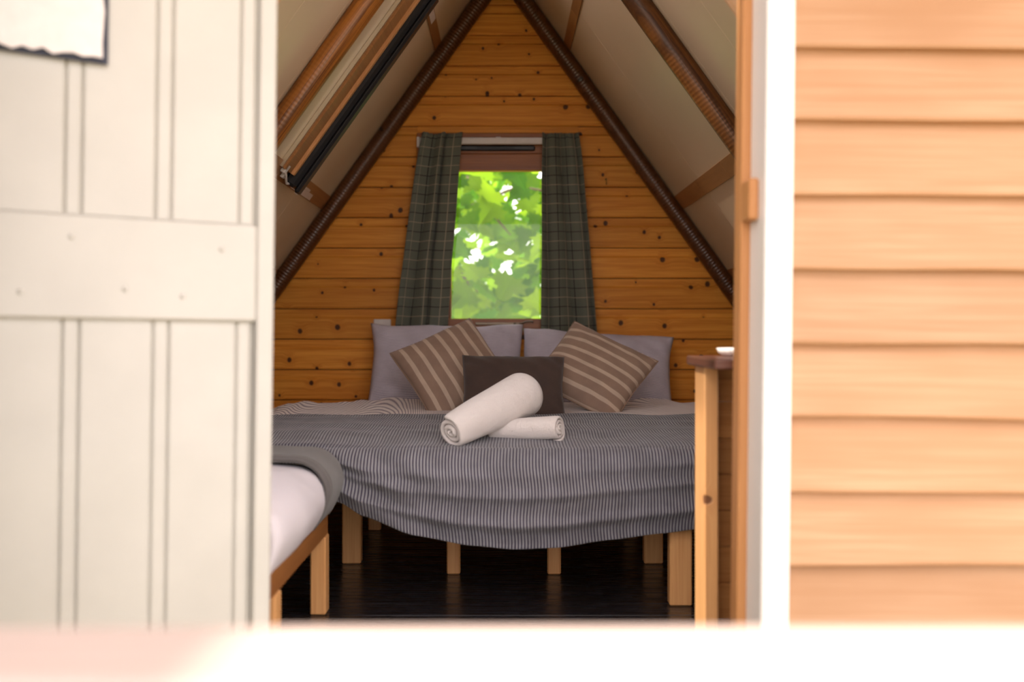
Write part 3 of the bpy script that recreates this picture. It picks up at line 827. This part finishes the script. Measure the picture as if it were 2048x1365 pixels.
def shell(name, xr, zt, zlow, y0, y1, mat, amp, seed, edge_r, over):
    """bedding folded over the right side of the bed: top then rounded side"""
    prof = []
    for i in range(18): prof.append((-1.29+(xr-.10+1.29)*i/17, zt, 0))
    cxr, czr, rx, rz = xr-.10, zt-.095, .10, .095
    for i in range(1, 15):
        a = math.pi/2-i/14*math.pi*.5
        prof.append((cxr+rx*math.cos(a), czr+rz*math.sin(a), 0))
    for i in range(1, 9): prof.append((xr-.035*(i/8)**1.6, czr-(czr-zlow)*i/8, 0))
    n = 44; v = []; f = []; uv = []; s = 0; ss = [0]
    for a, b in zip(prof, prof[1:]): s += math.hypot(b[0]-a[0], b[1]-a[1]); ss.append(s)
    m = len(prof)
    for j in range(n+1):
        t = j/n; yy = y0+(y1-y0)*t
        e = min(1, min(t, 1-t)/edge_r); e = math.sin(e*math.pi/2)
        for i, (x, z, _) in enumerate(prof):
            nzv = amp*noise.noise(Vector((x*5, yy*6, z*5+seed)))+amp*.6*noise.noise(Vector((x*12, yy*9+z*12, seed)))
            nx_ = max(0, min(1, (x-(xr-.12))/.12))
            v.append((x+nx_*nzv-(1-e)*over*nx_, yy, z+nzv*(1-nx_*.6)-(1-e)*over)); uv.append((yy, ss[i]))
    for j in range(n):
        for i in range(m-1):
            a = j*m+i; f.append([a, a+1, a+m+1, a+m])
    o = mesh(name, v, f, mat, None, True, uv)
    sd = o.modifiers.new('thick', 'SOLIDIFY'); sd.thickness = .012; sd.offset = -1
    return o
tag(shell('duvet', -.462, .447, .272, 2.06, 2.68, M['side_duvet'], .014, 3, .04, .012), 'white duvet spread on the low single bed by the door', 'duvet')
tag(shell('throw_blanket', -.446, .474, .290, 2.60, 2.818, M['side_throw'], .005, 9, .08, .014), 'plain grey throw folded across the far end of the single bed', 'blanket')

# ------------------------------------------------------------------ cabinet on the right
cb = empty('cabinet', (.72, 2.3, 0)); tag(cb, 'pine cabinet with a dark brown top beside the doorway, right', 'cabinet')
bbox(cb, 'post', .470, .503, 2.318, 2.432, .0005, .7145, M['cab'], .003)
bbox(cb, 'apron_rail', .5035, 1.03, 2.385, 2.412, .680, .7145, M['cab_x'], .002)
for q in range(8):
    bbox(cb, 'board', .5035, 1.03, 2.4125, 2.428, .01+q*.088, .01+q*.088+.0868, M['cab_x'], .002)
bbox(cb, 'post', .99, 1.03, 2.13, 2.17, .0005, .7145, M['cab'], .003)
tp = poly_prism('worktop', [(.452, 2.12, .715), (1.05, 2.12, .715), (1.05, 2.445, .715), (.452, 2.445, .715)], (0, 0, .022), M['cab_top'])
b = tp.modifiers.new('bev', 'BEVEL'); b.width = .003; b.segments = 1
tp.data.transform(Matrix.Translation(-cb.location)); tp.parent = cb
# ribbed white dish
def lathe(name, prof, seg, mat, loc, rib=0, ribn=0):
    v = []; f = []
    for j, (r, z) in enumerate(prof):
        for k in range(seg):
            a = 2*math.pi*k/seg; rr = r*(1+(rib*math.cos(a*ribn) if .3 < j/len(prof) else 0)); v.append((rr*math.cos(a), rr*math.sin(a), z))
    m = len(prof)
    for j in range(m-1):
        for k in range(seg): f.append([j*seg+k, j*seg+(k+1) % seg, (j+1)*seg+(k+1) % seg, (j+1)*seg+k])
    f.append(list(range(seg))); f.append([(m-1)*seg+k for k in range(seg)])
    o = mesh(name, v, f, mat, None, True); o.location = loc; return o
ds = lathe('ribbed_dish', [(.040, 0), (.050, .002), (.058, .010), (.060, .019), (.057, .020), (.050, .012), (.030, .006)], 96, M['white_plastic'], (.570, 2.36, .7372), .03, 24)
tag(ds, 'small white ribbed dish on the dark cabinet top', 'dish')

# ------------------------------------------------------------------ outside: ground, table, sycamore
g = mesh('ground', [(-30, -30, -.15), (30, -30, -.15), (30, 30, -.15), (-30, 30, -.15)], [[0, 1, 2, 3]], M['ground']); tag(g, 'sunny ground around the hut', 'ground', kind='structure')
tb = empty('garden_table', (0, .45, -.15)); tag(tb, 'blurred pale timber table top across the bottom foreground', 'table')
TZ = .56
for q in range(5):
    y1 = .808-q*.142
    o = box('plank', -.88, .95, y1-.136, y1, TZ-.036, TZ, M['table'], None, .006); o.data.transform(Matrix.Translation(-tb.location)); o.parent = tb
for x in (-.7, .7):
    bbox(tb, 'bearer', x-.035, x+.035, .12, .79, TZ-.105, TZ-.0365, M['table'])
    for yy in (.2, .68): bbox(tb, 'leg', x-.034, x+.034, yy-.034, yy+.034, -.1495, TZ-.1055, M['table'])
bbox(tb, 'stretcher', -.665, .665, .42, .48, TZ-.26, TZ-.19, M['table'])

lv = [(0, 0), (.10, .02), (.30, -.10), (.28, .06), (.52, .02), (.44, .16), (.58, .30), (.36, .30), (.38, .42), (.24, .40), (.22, .62), (.12, .70), (0, 1.0)]
pts = lv+[(-x, y) for x, y in lv[-2:0:-1]]
vv = [(x, y-.05, .10*abs(x)-.18*(y-.3)**2) for x, y in pts]+[(0, .30, 0.0)]
lm = bpy.data.meshes.new('leaf'); nP = len(pts)
lm.from_pydata(vv, [], [[i, (i+1) % nP, nP] for i in range(nP)]); lm.materials.append(M['leaf'])
rng = random.Random(12)
tr = empty('sycamore_tree', (-.36, 6.3, -.15)); tag(tr, 'leafy green sycamore growing close outside the window', 'tree')
def loc(p): return Vector(p)-tr.location
tube('trunk', [loc((-.40, 6.3, -.15)), loc((-.37, 6.3, .6)), loc((-.39, 6.32, 1.2)), loc((-.50, 6.35, 2.0)), loc((-.5, 6.4, 3.2))], .05, M['bark'], tr, 10, [.06, .045, .038, .03, .02])
br = [[(-.38, 6.3, 1.95), (-.20, 6.1, 1.72), (-.04, 5.95, 1.47), (.05, 5.9, 1.36)], [(-.38, 6.3, .95), (-.1, 6.2, 1.0), (.2, 6.15, 1.0), (.6, 6.1, 1.1)],
      [(-.4, 6.3, 1.35), (-.18, 6.3, 1.05), (.05, 6.35, .92), (.4, 6.4, .9)], [(-.4, 6.3, 2.1), (.0, 6.5, 2.2), (.5, 6.5, 2.15), (.9, 6.5, 2.3)], [(-.4, 6.3, 1.5), (.1, 6.6, 1.75), (.5, 6.7, 1.7), (.8, 6.8, 1.9)]]
for b_ in br: tube('branch', [loc(p) for p in b_], .01, M['bark'], tr, 7, [.014, .010, .008, .004])
def leaf_xf(p, s, rg):
    q = Matrix.Rotation(rg.uniform(0, 6.28), 4, 'Z') @ Matrix.Rotation(rg.uniform(-.9, .9), 4, 'X') @ Matrix.Rotation(rg.uniform(-.9, .9), 4, 'Y')
    t = Matrix.Rotation(R(90)+rg.uniform(-.6, .6), 4, 'X') @ Matrix.Rotation(rg.uniform(-1, 1)+3.14, 4, 'Z')
    m_ = t if rg.random() < .6 else q
    return Matrix.Translation(p) @ m_ @ Matrix.Scale(s, 4)
for i in range(300):
    d = rng.uniform(5.5, 7.2)
    p = loc((rng.uniform(-.55, .50)*d/6, d, .8+rng.uniform(-.06, 1.12)*d/6))
    o = bpy.data.objects.new('leaf', lm); COL.objects.link(o); o.parent = tr; o.matrix_basis = leaf_xf(p, rng.uniform(.11, .22), rng)
# the rest of the crown and the hedge behind
def leaf_cloud(name, n, rg, posf, smin, smax, mat, parent):
    V = []; F = []
    for i in range(n):
        m_ = leaf_xf(posf(rg), rg.uniform(smin, smax), rg); b0 = len(V)
        V += [tuple(m_ @ Vector(p)) for p in vv]; F += [[b0+a, b0+(a+1) % nP, b0+nP] for a in range(nP)]
    me = bpy.data.meshes.new(name); me.from_pydata(V, [], F)
    return link_mesh(name, me, mat, parent)
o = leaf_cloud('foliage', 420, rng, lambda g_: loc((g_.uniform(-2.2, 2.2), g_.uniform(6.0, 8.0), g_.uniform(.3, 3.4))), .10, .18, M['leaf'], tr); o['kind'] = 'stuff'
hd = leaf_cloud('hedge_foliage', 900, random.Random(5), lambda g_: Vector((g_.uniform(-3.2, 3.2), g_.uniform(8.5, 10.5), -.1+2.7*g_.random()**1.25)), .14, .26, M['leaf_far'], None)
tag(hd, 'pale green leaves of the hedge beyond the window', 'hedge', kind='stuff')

M['screen'] = paint('dark_green_stain', (.05, .065, .035), .6, .1)
sc = empty('garden_screen', (-.985, 1.24, -.15)); tag(sc, 'dark green boarded garden screen outside, left of the open door', 'screen', kind='structure')  # added out of view to block light from the left
for q in range(9): box('board', .235-.14*(q+1), .235-.14*q-.002, -.011, .011, .02, 2.05, M['screen'], sc, .003)      # across, shades the left part of the door
for q in range(7): box('board', -.011, .011, -.03-.142*(q+1), -.03-.142*q-.002, .02, 1.62, M['screen'], sc, .003)   # low return, shades the left end of the table
for x, y, h in ((.19, -.045, 2.09), (-.95, -.045, 2.09), (-.045, -.98, 1.66), (-.045, -.5, 1.66)): box('post', x-.03, x+.03, y-.03, y+.03, .0005, h, M['screen'], sc, .003)
